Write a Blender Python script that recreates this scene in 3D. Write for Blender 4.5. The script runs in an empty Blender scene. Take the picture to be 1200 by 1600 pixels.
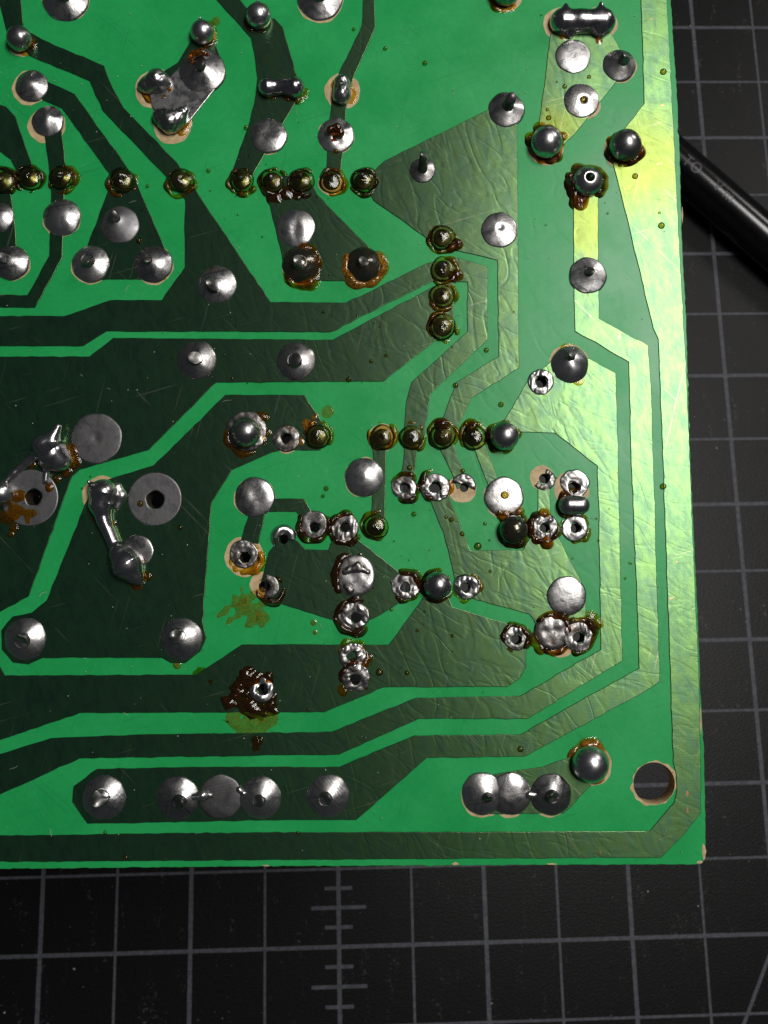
import bpy, bmesh, math, random
import numpy as np
from mathutils import Matrix, Vector

# ------------------------------------------------------------------ set-up
# measurements are in millimetres, one Blender unit is one centimetre
U = 0.1
sc = bpy.context.scene
COL = sc.collection
random.seed(7)
NPR = np.random.RandomState(11)

# ------------------------------------------------------------------ camera (solved from the half-inch mat grid)
FPX = 1400.0                       # focal length in pixels of a 1200 x 1600 frame
w = np.array([-0.1790, -0.0290, -0.0183]); T = np.array([-7.709, 74.646, 153.823])
th = np.linalg.norm(w); k = w / th
K = np.array([[0, -k[2], k[1]], [k[2], 0, -k[0]], [-k[1], k[0], 0]])
RC = (np.eye(3) + math.sin(th) * K + (1 - math.cos(th)) * K @ K) @ np.diag([1, -1, -1.0])   # mat -> camera (x right, y down, z out)
CAM = -RC.T @ T                                                                            # camera position in mat mm
cam_d = bpy.data.cameras.new('camera'); cam = bpy.data.objects.new('camera', cam_d); COL.objects.link(cam)
Rw = (np.diag([1, -1, -1.0]) @ RC).T
m4 = np.eye(4); m4[:3, :3] = Rw; m4[:3, 3] = CAM * U
cam.matrix_world = Matrix(m4.tolist())
cam_d.sensor_fit = 'VERTICAL'; cam_d.sensor_height = 24; cam_d.sensor_width = 18; cam_d.lens = 24 * FPX / 1600
cam_d.clip_start = 0.1; cam_d.clip_end = 500
cam_d.dof.use_dof = True; cam_d.dof.focus_distance = 74.5 * U; cam_d.dof.aperture_fstop = 0.75
sc.camera = cam

# board frame: tilted about six degrees against the mat, held well above it
TILT = math.radians(4.0); Z0 = 74.5
EX = np.array([1.0, 0, 0]); EY = np.array([0, -math.cos(TILT), math.sin(TILT)]); EZ = np.array([0, -math.sin(TILT), -math.cos(TILT)])
P0 = np.array([0, 0, Z0])
def bd(x, y):
    """photo pixel -> board millimetres (x right, y up)"""
    d = np.array([(x - 600) / FPX, (y - 800) / FPX, 1.0]); p = d * (P0 @ EZ) / (d @ EZ) - P0
    return float(p @ EX), float(p @ EY)
def mt(x, y, h=0.0):
    """photo pixel -> mat millimetres at height h above the mat"""
    d = RC.T @ np.array([(x - 600) / FPX, (y - 800) / FPX, 1.0]); t = (h - CAM[2]) / d[2]
    return CAM + d * t
BM = np.eye(4); BM[:3, :3] = RC.T @ np.c_[EX, EY, EZ]; BM[:3, 3] = (RC.T @ (P0 - T)) * U
S = FPX / Z0 + 0.0     # pixels per mm on the board, about 18.8

# ------------------------------------------------------------------ light
wd = bpy.data.worlds.new('World'); sc.world = wd; wd.use_nodes = True
wd.node_tree.nodes['Background'].inputs[0].default_value = (0.80, 0.88, 1.0, 1)
wd.node_tree.nodes['Background'].inputs[1].default_value = 0.035
def area_light(name, loc_mm, target_mm, size_mm, watts, col, shape='DISK'):
    l = bpy.data.lights.new(name, 'AREA'); l.shape = shape; l.size = size_mm * U; l.energy = watts; l.color = col
    o = bpy.data.objects.new(name, l); COL.objects.link(o)
    o.location = Vector(loc_mm) * U
    o.rotation_euler = (Vector(target_mm) - Vector(loc_mm)).to_track_quat('-Z', 'Y').to_euler()
    return o
def mirror_point(px, py, dist):
    """where a lamp must hang for its mirror image in the board to sit at this pixel"""
    bx, by = bd(px, py); P = RC.T @ (P0 + EX * bx + EY * by - T)
    n = RC.T @ EZ; v = CAM - P; v /= np.linalg.norm(v); l = 2 * (v @ n) * n - v
    return P + l * dist, P
LP, LT = mirror_point(1048, 540, 330)
lamp = area_light('desk_lamp', LP, LT, 105, 8900, (1.0, 0.97, 0.94), 'ELLIPSE')
lamp.data.size_y = 210 * U
lz = Vector(LP - LT).normalized(); ly = Vector(RC.T @ EY); ly = (ly - lz * ly.dot(lz)).normalized()
lamp.rotation_euler = Matrix((ly.cross(lz), ly, lz)).transposed().to_euler()
# a second, weaker lamp further off to the upper right: it draws the line along the pen and throws its shadow
PT = mt(1130, 320); area_light('room_lamp', PT + 520 * np.array([0.53, 0.42, 0.735]), PT, 130, 3900, (1.0, 0.96, 0.92))

sc.view_settings.view_transform = 'Standard'; sc.view_settings.look = 'None'
sc.view_settings.exposure = 0; sc.view_settings.gamma = 1; sc.view_settings.use_curve_mapping = False
sc.cycles.use_denoising = True; sc.cycles.max_bounces = 10; sc.cycles.transparent_max_bounces = 12
sc.cycles.caustics_reflective = False; sc.cycles.caustics_refractive = False
sc.cycles.sample_clamp_indirect = 4

# ------------------------------------------------------------------ materials
class NT:
    def __init__(s, name):
        s.m = bpy.data.materials.new(name); s.m.use_nodes = True; s.t = s.m.node_tree; s.t.nodes.clear()
        s.out = s.n('ShaderNodeOutputMaterial')
        s.tc = s.n('ShaderNodeTexCoord')
    def n(s, typ, **kw):
        nd = s.t.nodes.new(typ)
        for a, b in kw.items(): setattr(nd, a, b)
        return nd
    def l(s, a, b): s.t.links.new(a, b)
    def put(s, sock, v):
        if hasattr(v, 'is_linked'): s.l(v, sock)
        elif isinstance(v, (tuple, list)) and len(v) == 3 and sock.type == 'RGBA': sock.default_value = (*v, 1)
        else: sock.default_value = v
    def mm(s, scale=(1, 1, 1), rot=0.0, loc=(0, 0, 0)):
        mp = s.n('ShaderNodeMapping'); s.l(s.tc.outputs['Object'], mp.inputs[0])
        mp.vector_type = 'TEXTURE'; mp.inputs['Scale'].default_value = [U / q for q in scale]; mp.inputs['Rotation'].default_value = (0, 0, rot); mp.inputs['Location'].default_value = [q * U for q in loc]
        return mp.outputs[0]
    def noise(s, vec, scale=1.0, detail=2.0, rough=0.5, dist=0.0):
        q = s.n('ShaderNodeTexNoise'); s.l(vec, q.inputs['Vector'])
        q.inputs['Scale'].default_value = scale; q.inputs['Detail'].default_value = detail; q.inputs['Roughness'].default_value = rough; q.inputs['Distortion'].default_value = dist
        return q.outputs['Fac']
    def ramp(s, fac, lo, hi, a=0.0, b=1.0):
        q = s.n('ShaderNodeMapRange'); q.interpolation_type = 'SMOOTHSTEP'; s.l(fac, q.inputs[0])
        for i, v in zip((1, 2, 3, 4), (lo, hi, a, b)): q.inputs[i].default_value = v
        return q.outputs[0]
    def math(s, op, a, b=0.0):
        q = s.n('ShaderNodeMath', operation=op); s.put(q.inputs[0], a); s.put(q.inputs[1], b); return q.outputs[0]
    def mix(s, f, a, b):
        q = s.n('ShaderNodeMix', data_type='RGBA'); s.put(q.inputs[0], f); s.put(q.inputs[6], a); s.put(q.inputs[7], b); return q.outputs[2]
    def bump(s, h, dist_mm, strength=1.0, prev=None):
        q = s.n('ShaderNodeBump'); q.inputs['Distance'].default_value = dist_mm * U; q.inputs['Strength'].default_value = strength
        s.l(h, q.inputs['Height'])
        if prev is not None: s.l(prev, q.inputs['Normal'])
        return q.outputs[0]
    def bsdf(s, **kw):
        q = s.n('ShaderNodeBsdfPrincipled')
        for a, b in kw.items(): s.put(q.inputs[a.replace('_', ' ')], b)
        return q
    def done(s, shader): s.l(shader.outputs[0], s.out.inputs[0]); return s.m
    def scratches(s, n=3, thr=0.70, freq=7.0, seed=0):
        """a web of thin straight scratch lines"""
        tot = None
        for i in range(n):
            a = 0.35 + i * 2.11 + seed
            v = s.mm((0.10, freq, 1), a, (seed * 3 + i * 5, i * 7.3, 0))
            q = s.ramp(s.noise(v, 1.0, 0.0), thr, thr + 0.03)
            tot = q if tot is None else s.math('MAXIMUM', tot, q)
        return s.math('MULTIPLY', tot, s.ramp(s.noise(s.mm((0.25, 0.25, 1), 0, (seed, 3, 0)), 1.0, 1), 0.45, 0.60))

def m_mask():
    t = NT('green_solder_mask')
    cl = t.noise(t.mm(), 0.12, 4, 0.6); 
    c = t.mix(t.ramp(cl, 0.3, 0.7), (0.014, 0.325, 0.080), (0.020, 0.385, 0.102))
    c = t.mix(t.ramp(t.noise(t.mm(), 2.2, 4, 0.7), 0.35, 0.7, 0.0, 0.22), c, (0.010, 0.22, 0.052))
    c = t.mix(t.math('MULTIPLY', t.scratches(3, 0.72, 4.0, 1), 0.17), c, (0.008, 0.12, 0.04))
    c = t.mix(t.math('MULTIPLY', t.scratches(2, 0.75, 6.0, 5), 0.22), c, (0.08, 0.36, 0.16))
    rg = t.math('ABSOLUTE', t.math('SUBTRACT', t.noise(t.mm((0.30, 0.16, 1), 0.6), 1.0, 2, 0.5, 0.1), 0.5))
    b = t.bump(t.ramp(rg, 0.0, 0.06), 0.006, 0.5)
    b = t.bump(t.noise(t.mm(), 0.5, 3), 0.03, 0.35, b)
    p = t.bsdf(Base_Color=c, Roughness=t.ramp(cl, 0.3, 0.7, 0.27, 0.40), Specular_IOR_Level=0.28, Normal=b)
    return t.done(p)

def m_trace():
    t = NT('masked_copper')
    hs = []
    for i, (sx, sy, r) in enumerate(((0.46, 0.16, 0.35), (0.21, 0.55, -0.45))):
        rg = t.math('ABSOLUTE', t.math('SUBTRACT', t.noise(t.mm((sx, sy, 1), r, (i * 7, 2, 0)), 1.0, 2, 0.5, 0.6), 0.5))
        hs.append(t.ramp(rg, 0.0, 0.07))
    brush = t.noise(t.mm((0.5, 16, 1)), 1.0, 3, 0.6)
    blot = t.noise(t.mm((1.5, 0.7, 1), 0.2), 0.7, 6, 0.72)
    grime = t.ramp(blot, 0.34, 0.62)
    b = t.bump(t.math('ADD', hs[0], hs[1]), 0.0065, 0.5)
    b = t.bump(t.noise(t.mm(), 0.45, 3, 0.55), 0.025, 0.5, b)
    b = t.bump(brush, 0.006, 0.4, b)
    scr = t.math('MULTIPLY', t.scratches(3, 0.775, 6.0, 2), 0.45)
    film = t.mix(grime, (0.050, 0.112, 0.054), (0.078, 0.150, 0.044))
    for cx_, cy_, r0, r1 in ((1000, 250, 1.5, 6.5), (914, 350, 1.5, 4.0), (868, 195, 0.5, 3.0)):      # resin-yellowed patches
        q = t.n('ShaderNodeVectorMath', operation='DISTANCE'); t.l(t.mm(), q.inputs[0]); q.inputs[1].default_value = (*bd(cx_, cy_), 0)
        dd = t.math('ADD', q.outputs['Value'], t.math('MULTIPLY', t.noise(t.mm(), 0.5, 3), 2.0))
        film = t.mix(t.ramp(dd, r0 + 1, r1 + 1, 0.85, 0.0), film, (0.110, 0.142, 0.014))
    film = t.mix(scr, film, (0.24, 0.22, 0.15))
    under = t.mix(grime, (0.0020, 0.0110, 0.0070), (0.0034, 0.0180, 0.0100))
    under = t.mix(t.math('MULTIPLY', scr, 0.6), under, (0.11, 0.12, 0.085))
    metal = t.bsdf(Base_Color=film, Metallic=1.0, Roughness=t.ramp(blot, 0.3, 0.75, 0.345, 0.285), Normal=b)
    vt = t.n('ShaderNodeVectorTransform', vector_type='VECTOR', convert_from='OBJECT', convert_to='WORLD'); vt.inputs[0].default_value = (0, 1, 0)
    metal.inputs['Anisotropic'].default_value = 0.60; t.l(vt.outputs[0], metal.inputs['Tangent'])   # rolled copper, grain across the board
    dif = t.bsdf(Base_Color=under, Roughness=0.30, Specular_IOR_Level=0.22, Normal=b)
    a = t.n('ShaderNodeAddShader'); t.l(metal.outputs[0], a.inputs[0]); t.l(dif.outputs[0], a.inputs[1])
    return t.done(a)

def m_solder(name, base, rough, var=0.1, bumpy=0.03, scale=2.2, grime=0.35, tarnish=None):
    t = NT(name)
    oi = t.n('ShaderNodeObjectInfo')
    big = t.noise(t.mm(), 1.1, 4, 0.6, 0.6); fine = t.noise(t.mm(), scale * 3, 4, 0.6)
    c0 = t.mix(oi.outputs['Random'], tuple(q * 0.72 for q in base), tuple(min(1, q * 1.18) for q in base))
    c = t.mix(t.math('MULTIPLY', t.ramp(big, 0.48, 0.72), grime), c0, tarnish or tuple(q * f for q, f in zip(base, (0.40, 0.36, 0.33))))
    c = t.mix(t.math('MULTIPLY', t.scratches(3, 0.68, 9.0, 3), 0.5), c, (0.10, 0.10, 0.10))
    r = t.math('ADD', t.ramp(big, 0.3, 0.7, rough - var, rough + var), t.math('MULTIPLY', fine, 0.05))
    b = t.bump(t.noise(t.mm(), scale, 4, 0.55), bumpy, 0.6)
    return t.done(t.bsdf(Base_Color=c, Metallic=1.0, Roughness=r, Normal=b))

def m_flux(name, thin, thick, body, opac, deep=0.35, rough=0.05, grain=0.05):
    """clear resin: what lies under it shows through, tinted by the depth of the layer"""
    t = NT(name)
    sp = t.n('ShaderNodeSeparateXYZ'); t.l(t.mm(), sp.inputs[0])
    a = t.noise(t.mm(), 2.4, 3, 0.65); g = t.noise(t.mm(), 6.5, 3, 0.65)
    dep = t.math('ADD', t.ramp(sp.outputs[2], 0.02, deep), t.math('MULTIPLY', t.math('SUBTRACT', a, 0.5), 0.9))
    q = t.n('ShaderNodeClamp'); t.l(dep, q.inputs[0]); dep = q.outputs[0]
    tr = t.n('ShaderNodeBsdfTransparent'); t.put(tr.inputs[0], t.mix(dep, thin, thick))
    nb = t.bump(g, grain, 0.7)
    p = t.bsdf(Base_Color=t.mix(t.ramp(g, 0.35, 0.7), body, tuple(min(1, c * 4.5) for c in body)), Roughness=rough, Specular_IOR_Level=0.6, Normal=nb)
    mx = t.n('ShaderNodeMixShader'); t.l(t.math('MULTIPLY', t.math('ADD', t.math('MULTIPLY', dep, 0.75), 0.25), opac), mx.inputs[0])
    t.l(tr.outputs[0], mx.inputs[1]); t.l(p.outputs[0], mx.inputs[2])
    gl = t.n('ShaderNodeBsdfGlossy'); gl.inputs['Roughness'].default_value = rough; t.l(nb, gl.inputs['Normal'])
    lw = t.n('ShaderNodeFresnel'); lw.inputs[0].default_value = 1.5; t.l(nb, lw.inputs['Normal'])
    m2 = t.n('ShaderNodeMixShader'); t.l(lw.outputs[0], m2.inputs[0]); t.l(mx.outputs[0], m2.inputs[1]); t.l(gl.outputs[0], m2.inputs[2])
    return t.done(m2)

def m_plain(name, a, b, scale, rough, metal=0.0, bumpy=0.0, spec=0.5):
    t = NT(name); f = t.noise(t.mm(), scale, 4, 0.6)
    kw = dict(Base_Color=t.mix(t.ramp(f, 0.35, 0.65), a, b), Roughness=rough, Metallic=metal, Specular_IOR_Level=spec)
    if bumpy: kw['Normal'] = t.bump(t.noise(t.mm(), scale * 3, 4), bumpy, 0.7)
    return t.done(t.bsdf(**kw))

def m_glaze():
    t = NT('flux_glazed_solder')
    a = t.noise(t.mm(), 1.3, 3, 0.6, 0.8); c = t.mix(t.ramp(a, 0.36, 0.64), (0.030, 0.040, 0.026), (0.075, 0.060, 0.035))
    p = t.bsdf(Base_Color=c, Metallic=0.75, Roughness=t.ramp(a, 0.3, 0.7, 0.34, 0.18), Normal=t.bump(t.noise(t.mm(), 2.2, 2, 0.5, 0.5), 0.10, 0.6))
    p.inputs['Coat Weight'].default_value = 1.0; p.inputs['Coat Roughness'].default_value = 0.03
    return t.done(p)

def m_mat():
    t = NT('black_cutting_mat')
    g = t.noise(t.mm(), 2.6, 5, 0.65); g2 = t.noise(t.mm((1.5, 4.0, 1), 0.5), 0.9, 3)
    smear = t.math('MULTIPLY', t.ramp(t.noise(t.mm((0.35, 0.10, 1), 0.1), 1.0, 4, 0.7), 0.55, 0.70), t.ramp(t.noise(t.mm(), 1.5, 4, 0.7), 0.5, 0.72))
    c = t.mix(t.ramp(g, 0.3, 0.75), (0.0030, 0.0030, 0.0033), (0.0075, 0.0073, 0.0073))
    c = t.mix(t.math('MULTIPLY', smear, 0.4), c, (0.30, 0.29, 0.28))
    b = t.bump(g, 0.06, 0.55); b = t.bump(g2, 0.07, 0.5, b)
    return t.done(t.bsdf(Base_Color=c, Roughness=0.43, Specular_IOR_Level=0.23, Normal=b))

M = dict(
    mask=m_mask(), trace=m_trace(), mat=m_mat(),
    satin=m_solder('satin_solder', (0.52, 0.51, 0.50), 0.29, 0.08, 0.03, 2.6, 0.62),
    bright=m_solder('bright_solder', (0.47, 0.46, 0.46), 0.27, 0.06, 0.012, 1.5, 0.3),
    chrome=m_solder('fresh_solder', (0.52, 0.50, 0.51), 0.20, 0.05, 0.018, 1.2, 0.2),
    dull=m_solder('dull_solder', (0.22, 0.217, 0.22), 0.46, 0.06, 0.02, 2.6, 0.35),
    rough=m_solder('torn_solder', (0.31, 0.30, 0.29), 0.36, 0.10, 0.05, 2.4, 0.95, (0.060, 0.034, 0.016)),
    glaze=m_glaze(),
    dark=m_solder('tarnished_solder', (0.15, 0.165, 0.10), 0.34, 0.12, 0.03, 1.6, 0.6),
    resin=m_flux('clear_resin', (0.97, 0.88, 0.45), (0.88, 0.83, 0.56), (0.020, 0.012, 0.002), 0.06, 0.75, 0.03, 0.02),
    lead=m_solder('tinned_lead', (0.22, 0.215, 0.205), 0.40, 0.08, 0.03, 3.0, 0.5),
    flux=m_flux('amber_flux', (0.99, 0.84, 0.20), (0.62, 0.24, 0.012), (0.100, 0.034, 0.0008), 0.30, 0.35, 0.03, 0.035),
    crust=m_flux('burnt_flux', (0.98, 0.74, 0.14), (0.46, 0.165, 0.010), (0.020, 0.0065, 0.0010), 0.50, 0.36, 0.05, 0.028),
    film=m_flux('thin_flux', (1.0, 0.96, 0.70), (0.66, 0.36, 0.04), (0.13, 0.056, 0.004), 0.66, 0.15, 0.04, 0.015),
    bead=m_flux('flux_bead', (0.94, 0.90, 0.40), (0.80, 0.70, 0.20), (0.05, 0.03, 0.003), 0.20, 0.3, 0.02, 0.0),
    laminate=m_plain('bare_laminate', (0.46, 0.32, 0.16), (0.60, 0.45, 0.25), 1.5, 0.6, bumpy=0.02),
    bore=m_plain('dark_bore', (0.020, 0.012, 0.007), (0.05, 0.03, 0.015), 2.0, 0.6),  # drilled hole walls, coloured much darker than the bare laminate
    printing=m_plain('grid_ink', (0.062, 0.066, 0.080), (0.100, 0.104, 0.118), 1.2, 0.6, bumpy=0.02, spec=0.3),
    pen=m_plain('black_pen_plastic', (0.003, 0.003, 0.003), (0.005, 0.005, 0.005), 1.0, 0.19, spec=0.5),
    pen_print=m_plain('pen_lettering', (0.05, 0.048, 0.055), (0.09, 0.086, 0.095), 1.0, 0.4),
    dust=m_plain('dust', (0.35, 0.34, 0.32), (0.6, 0.58, 0.55), 2.0, 0.8),
    nick=m_plain('bare_copper', (0.42, 0.19, 0.09), (0.55, 0.33, 0.18), 3.0, 0.35, metal=0.8),
)

# ------------------------------------------------------------------ mesh helpers
def mesh_obj(name, verts, faces, mat, parent=None, smooth=False, kind=None):
    me = bpy.data.meshes.new(name)
    me.from_pydata((np.asarray(verts, float) * U).tolist(), [], faces if isinstance(faces, list) else faces.tolist()); me.update()
    me.materials.append(M[mat])
    if smooth: me.polygons.foreach_set('use_smooth', np.ones(len(me.polygons), bool))
    o = bpy.data.objects.new(name, me); COL.objects.link(o); o.parent = parent
    if kind: o['kind'] = kind
    return o

def curve_mesh(loops, ext, bev, z=0.0, res=1):
    """flat plate with the given outlines (mm), bevelled edges; returns a Mesh in units"""
    cu = bpy.data.curves.new('tmp', 'CURVE'); cu.dimensions = '2D'; cu.fill_mode = 'BOTH'
    cu.extrude = ext * U; cu.bevel_depth = bev * U; cu.offset = -bev * U; cu.bevel_resolution = res
    for lp in loops:
        sp = cu.splines.new('POLY'); sp.points.add(len(lp) - 1); sp.use_cyclic_u = True
        for p, q in zip(sp.points, lp): p.co = (q[0] * U, q[1] * U, 0, 1)
    o = bpy.data.objects.new('tmp', cu); COL.objects.link(o)
    dg = bpy.context.evaluated_depsgraph_get(); dg.update()
    me = bpy.data.meshes.new_from_object(o.evaluated_get(dg))
    bpy.data.objects.remove(o); bpy.data.curves.remove(cu)
    bm = bmesh.new(); bm.from_mesh(me); bmesh.ops.remove_doubles(bm, verts=bm.verts, dist=1e-5)
    bmesh.ops.translate(bm, verts=bm.verts, vec=(0, 0, z * U)); bmesh.ops.recalc_face_normals(bm, faces=bm.faces)
    bm.to_mesh(me); bm.free()
    return me

def cylinder_bm(bm, x, y, r, z0, z1, n=20, jit=0.0):
    rr = [r * (1 + jit * random.uniform(-1, 1)) for _ in range(n)]
    ring = lambda z: [bm.verts.new(((x + rr[i] * math.cos(2 * math.pi * i / n)) * U, (y + rr[i] * math.sin(2 * math.pi * i / n)) * U, z * U)) for i in range(n)]
    a, b = ring(z0), ring(z1)
    bm.faces.new(a[::-1]); bm.faces.new(b)
    for i in range(n): bm.faces.new((a[i], a[(i + 1) % n], b[(i + 1) % n], b[i]))

HOLES = []      # (x, y, r) in board mm
def drill(o):
    """cut every drilled hole that meets this object"""
    me = o.data; n = len(me.vertices); co = np.empty(n * 3); me.vertices.foreach_get('co', co); co = co.reshape(-1, 3) / U
    lo, hi = co.min(0), co.max(0)
    hs = [h for h in HOLES if lo[0] - h[2] < h[0] < hi[0] + h[2] and lo[1] - h[2] < h[1] < hi[1] + h[2]]
    if not hs: return
    bm = bmesh.new()
    for x, y, r in hs: cylinder_bm(bm, x, y, r, -4, 3, 22, 0.03)
    cm = bpy.data.meshes.new('cut'); bm.to_mesh(cm); bm.free()
    c = bpy.data.objects.new('cut', cm); COL.objects.link(c); c.matrix_world = o.matrix_world.copy()
    pm = o.parent; o.parent = None
    md = o.modifiers.new('d', 'BOOLEAN'); md.operation = 'DIFFERENCE'; md.solver = 'EXACT'; md.object = c
    c.matrix_world = Matrix.Identity(4)
    dg = bpy.context.evaluated_depsgraph_get(); dg.update()
    me2 = bpy.data.meshes.new_from_object(o.evaluated_get(dg))
    o.modifiers.clear(); o.data = me2; o.parent = pm
    bpy.data.objects.remove(c); bpy.data.meshes.remove(cm); bpy.data.meshes.remove(me)

# smooth random field: a sum of plane sine waves
def nz(x, y, z, f, seed, n=9):
    r = np.random.RandomState(seed); o = 0
    for _ in range(n):
        d = r.normal(size=3); d /= np.linalg.norm(d); q = f * r.uniform(0.6, 1.6)
        o = o + np.sin(q * (d[0] * x + d[1] * y + d[2] * z) + r.uniform(0, 6.28))
    return o / math.sqrt(n)

def surface(F, lo, hi, h):
    """surface-nets mesh of F < 0 inside the box lo..hi"""
    n = [max(3, int(math.ceil((b - a) / h)) + 1) for a, b in zip(lo, hi)]
    ax = [a + h * np.arange(q) for a, q in zip(lo, n)]
    X, Y, Z = np.meshgrid(*ax, indexing='ij')
    V = F(X, Y, Z); s = V < 0
    nx, ny, nzz = V.shape
    cs = np.zeros((nx - 1, ny - 1, nzz - 1), int)
    for i in (0, 1):
        for j in (0, 1):
            for kk in (0, 1): cs += s[i:nx - 1 + i, j:ny - 1 + j, kk:nzz - 1 + kk]
    act = (cs > 0) & (cs < 8)
    idx = -np.ones(act.shape, int); ids = np.argwhere(act); idx[act] = np.arange(len(ids))
    acc = np.zeros((len(ids), 3)); cnt = np.zeros(len(ids))
    for a in range(3):
        for u in (0, 1):
            for v in (0, 1):
                c0 = ids.copy(); o1, o2 = [q for q in range(3) if q != a]
                c0[:, o1] += u; c0[:, o2] += v
                c1 = c0.copy(); c1[:, a] += 1
                f0 = V[c0[:, 0], c0[:, 1], c0[:, 2]]; f1 = V[c1[:, 0], c1[:, 1], c1[:, 2]]
                cr = (f0 < 0) != (f1 < 0)
                t = np.where(cr, f0 / np.where(cr, f0 - f1, 1), 0)
                p = c0.astype(float); p[:, a] += t
                acc[cr] += p[cr]; cnt[cr] += 1
    verts = acc / np.maximum(cnt, 1)[:, None] * h + np.array(lo)
    faces = []
    for a in range(3):
        b, c = [(1, 2), (2, 0), (0, 1)][a]
        sl0 = [slice(None)] * 3; sl1 = [slice(None)] * 3
        sl0[a] = slice(0, -1); sl1[a] = slice(1, None)
        s0, s1 = s[tuple(sl0)], s[tuple(sl1)]
        e = np.argwhere(s0 != s1)
        m = (e[:, b] > 0) & (e[:, c] > 0) & (e[:, b] < V.shape[b] - 1) & (e[:, c] < V.shape[c] - 1)
        e = e[m]
        if not len(e): continue
        def cell(db, dc):
            q = e.copy(); q[:, b] += db; q[:, c] += dc; return idx[q[:, 0], q[:, 1], q[:, 2]]
        q = np.stack([cell(-1, -1), cell(0, -1), cell(0, 0), cell(-1, 0)], 1)
        fl = ~s0[e[:, 0], e[:, 1], e[:, 2]]
        q[fl] = q[fl][:, ::-1]
        faces.append(q)
    return verts, np.concatenate(faces) if faces else np.zeros((0, 4), int)

def sdf_obj(name, parent, mat, F, lo, hi, h=0.06):
    v, f = surface(F, lo, hi, h)
    return mesh_obj(name, v, f, mat, parent, smooth=True)

def smin(a, b, q):
    h = np.clip(0.5 + 0.5 * (b - a) / q, 0, 1); return b * (1 - h) + a * h - q * h * (1 - h)
def smax(a, b, q): return -smin(-a, -b, q)

# ------------------------------------------------------------------ cutting mat
G = 12.7
def flat_box(cx, cy, w_, d_, z0, z1):
    v = [(cx + sx * w_ / 2, cy + sy * d_ / 2, z) for z in (z0, z1) for sx, sy in ((-1, -1), (1, -1), (1, 1), (-1, 1))]
    return v, [(3, 2, 1, 0), (4, 5, 6, 7), (0, 1, 5, 4), (1, 2, 6, 5), (2, 3, 7, 6), (3, 0, 4, 7)]
mat = bpy.data.objects.new('cutting_mat', None); COL.objects.link(mat)
mat['label'] = 'black cutting mat printed with a grey inch grid, lying under the circuit board'; mat['category'] = 'cutting mat'
mw, mh, mcx, mcy, rc = 305, 330, 20, 95, 8
out = []
for qx, qy, a0 in ((1, 1, 0), (-1, 1, 90), (-1, -1, 180), (1, -1, 270)):
    for s_ in range(7):
        a = math.radians(a0 + s_ * 15); out.append((mcx + qx * (mw / 2 - rc) + rc * math.cos(a), mcy + qy * (mh / 2 - rc) + rc * math.sin(a)))
me = curve_mesh([out], 1.2, 0.3, -1.5); me.materials.append(M['mat'])
o = bpy.data.objects.new('mat_sheet', me); COL.objects.link(o); o.parent = mat
def line(x0, y0, x1, y1, wd_, z=0.03, name='grid_line'):
    d = np.array([x1 - x0, y1 - y0]); L = np.linalg.norm(d); d /= L; n_ = np.array([-d[1], d[0]]) * wd_ / 2
    N_ = max(1, int(L / 6)); v = []; f = []
    for i in range(N_ + 1):
        p = np.array([x0, y0]) + d * L * i / N_; ww = 1 + 0.05 * math.sin(i * 2.7 + x0)
        v += [(*(p - n_ * ww), z), (*(p + n_ * ww), z)]
        if i: f.append((2 * i - 2, 2 * i, 2 * i + 1, 2 * i - 1))
    return mesh_obj(name, v, f, 'printing', mat)
for i in range(-9, 11): line(i * G, -55, i * G, 235, 0.74 if i % 2 == 0 else 0.44)
for j in range(-4, 18): line(-120, j * G, 150, j * G, 0.68 if j % 2 == 0 else 0.46, 0.055)
for j in range(-3, 3):
    for q, L in ((0.25, 2.4), (0.5, 4.75), (0.75, 2.4)): line(-L, (j + q) * G, L, (j + q) * G, 0.62, 0.08, 'ruler_tick')
a_ = mt(1162, 1600); b_ = mt(1198, 1503); d_ = (b_ - a_) / np.linalg.norm(b_ - a_)
line(*(a_ - d_ * 30)[:2], *(a_ + d_ * 22)[:2], 0.62, 0.08, 'diagonal_line')
vs, fs = [], []
rs = random.Random(5)
pts = [(116, 1514), (7, 1582), (1012, 1393), (1091, 1416), (768, 1568), (1145, 940), (1157, 952), (1166, 971), (1120, 700)] + [(rs.uniform(0, 1200), rs.uniform(1370, 1600)) for _ in range(45)] + [(rs.uniform(1105, 1200), rs.uniform(0, 1350)) for _ in range(40)]
for n_, (x, y) in enumerate(pts):
    p = mt(x, y); r = rs.uniform(0.10, 0.19) if n_ < 9 else rs.uniform(0.03, 0.08); b0 = len(vs)
    for i in range(6):
        a = i * math.pi / 3; q = r * rs.uniform(0.6, 1.3); vs.append((p[0] + q * math.cos(a), p[1] + q * math.sin(a), 0.02))
    vs.append((p[0], p[1], 0.02 + r)); fs += [(b0 + i, b0 + (i + 1) % 6, b0 + 6) for i in range(6)]
mesh_obj('dust_specks', vs, fs, 'dust', mat, kind='stuff')

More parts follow.
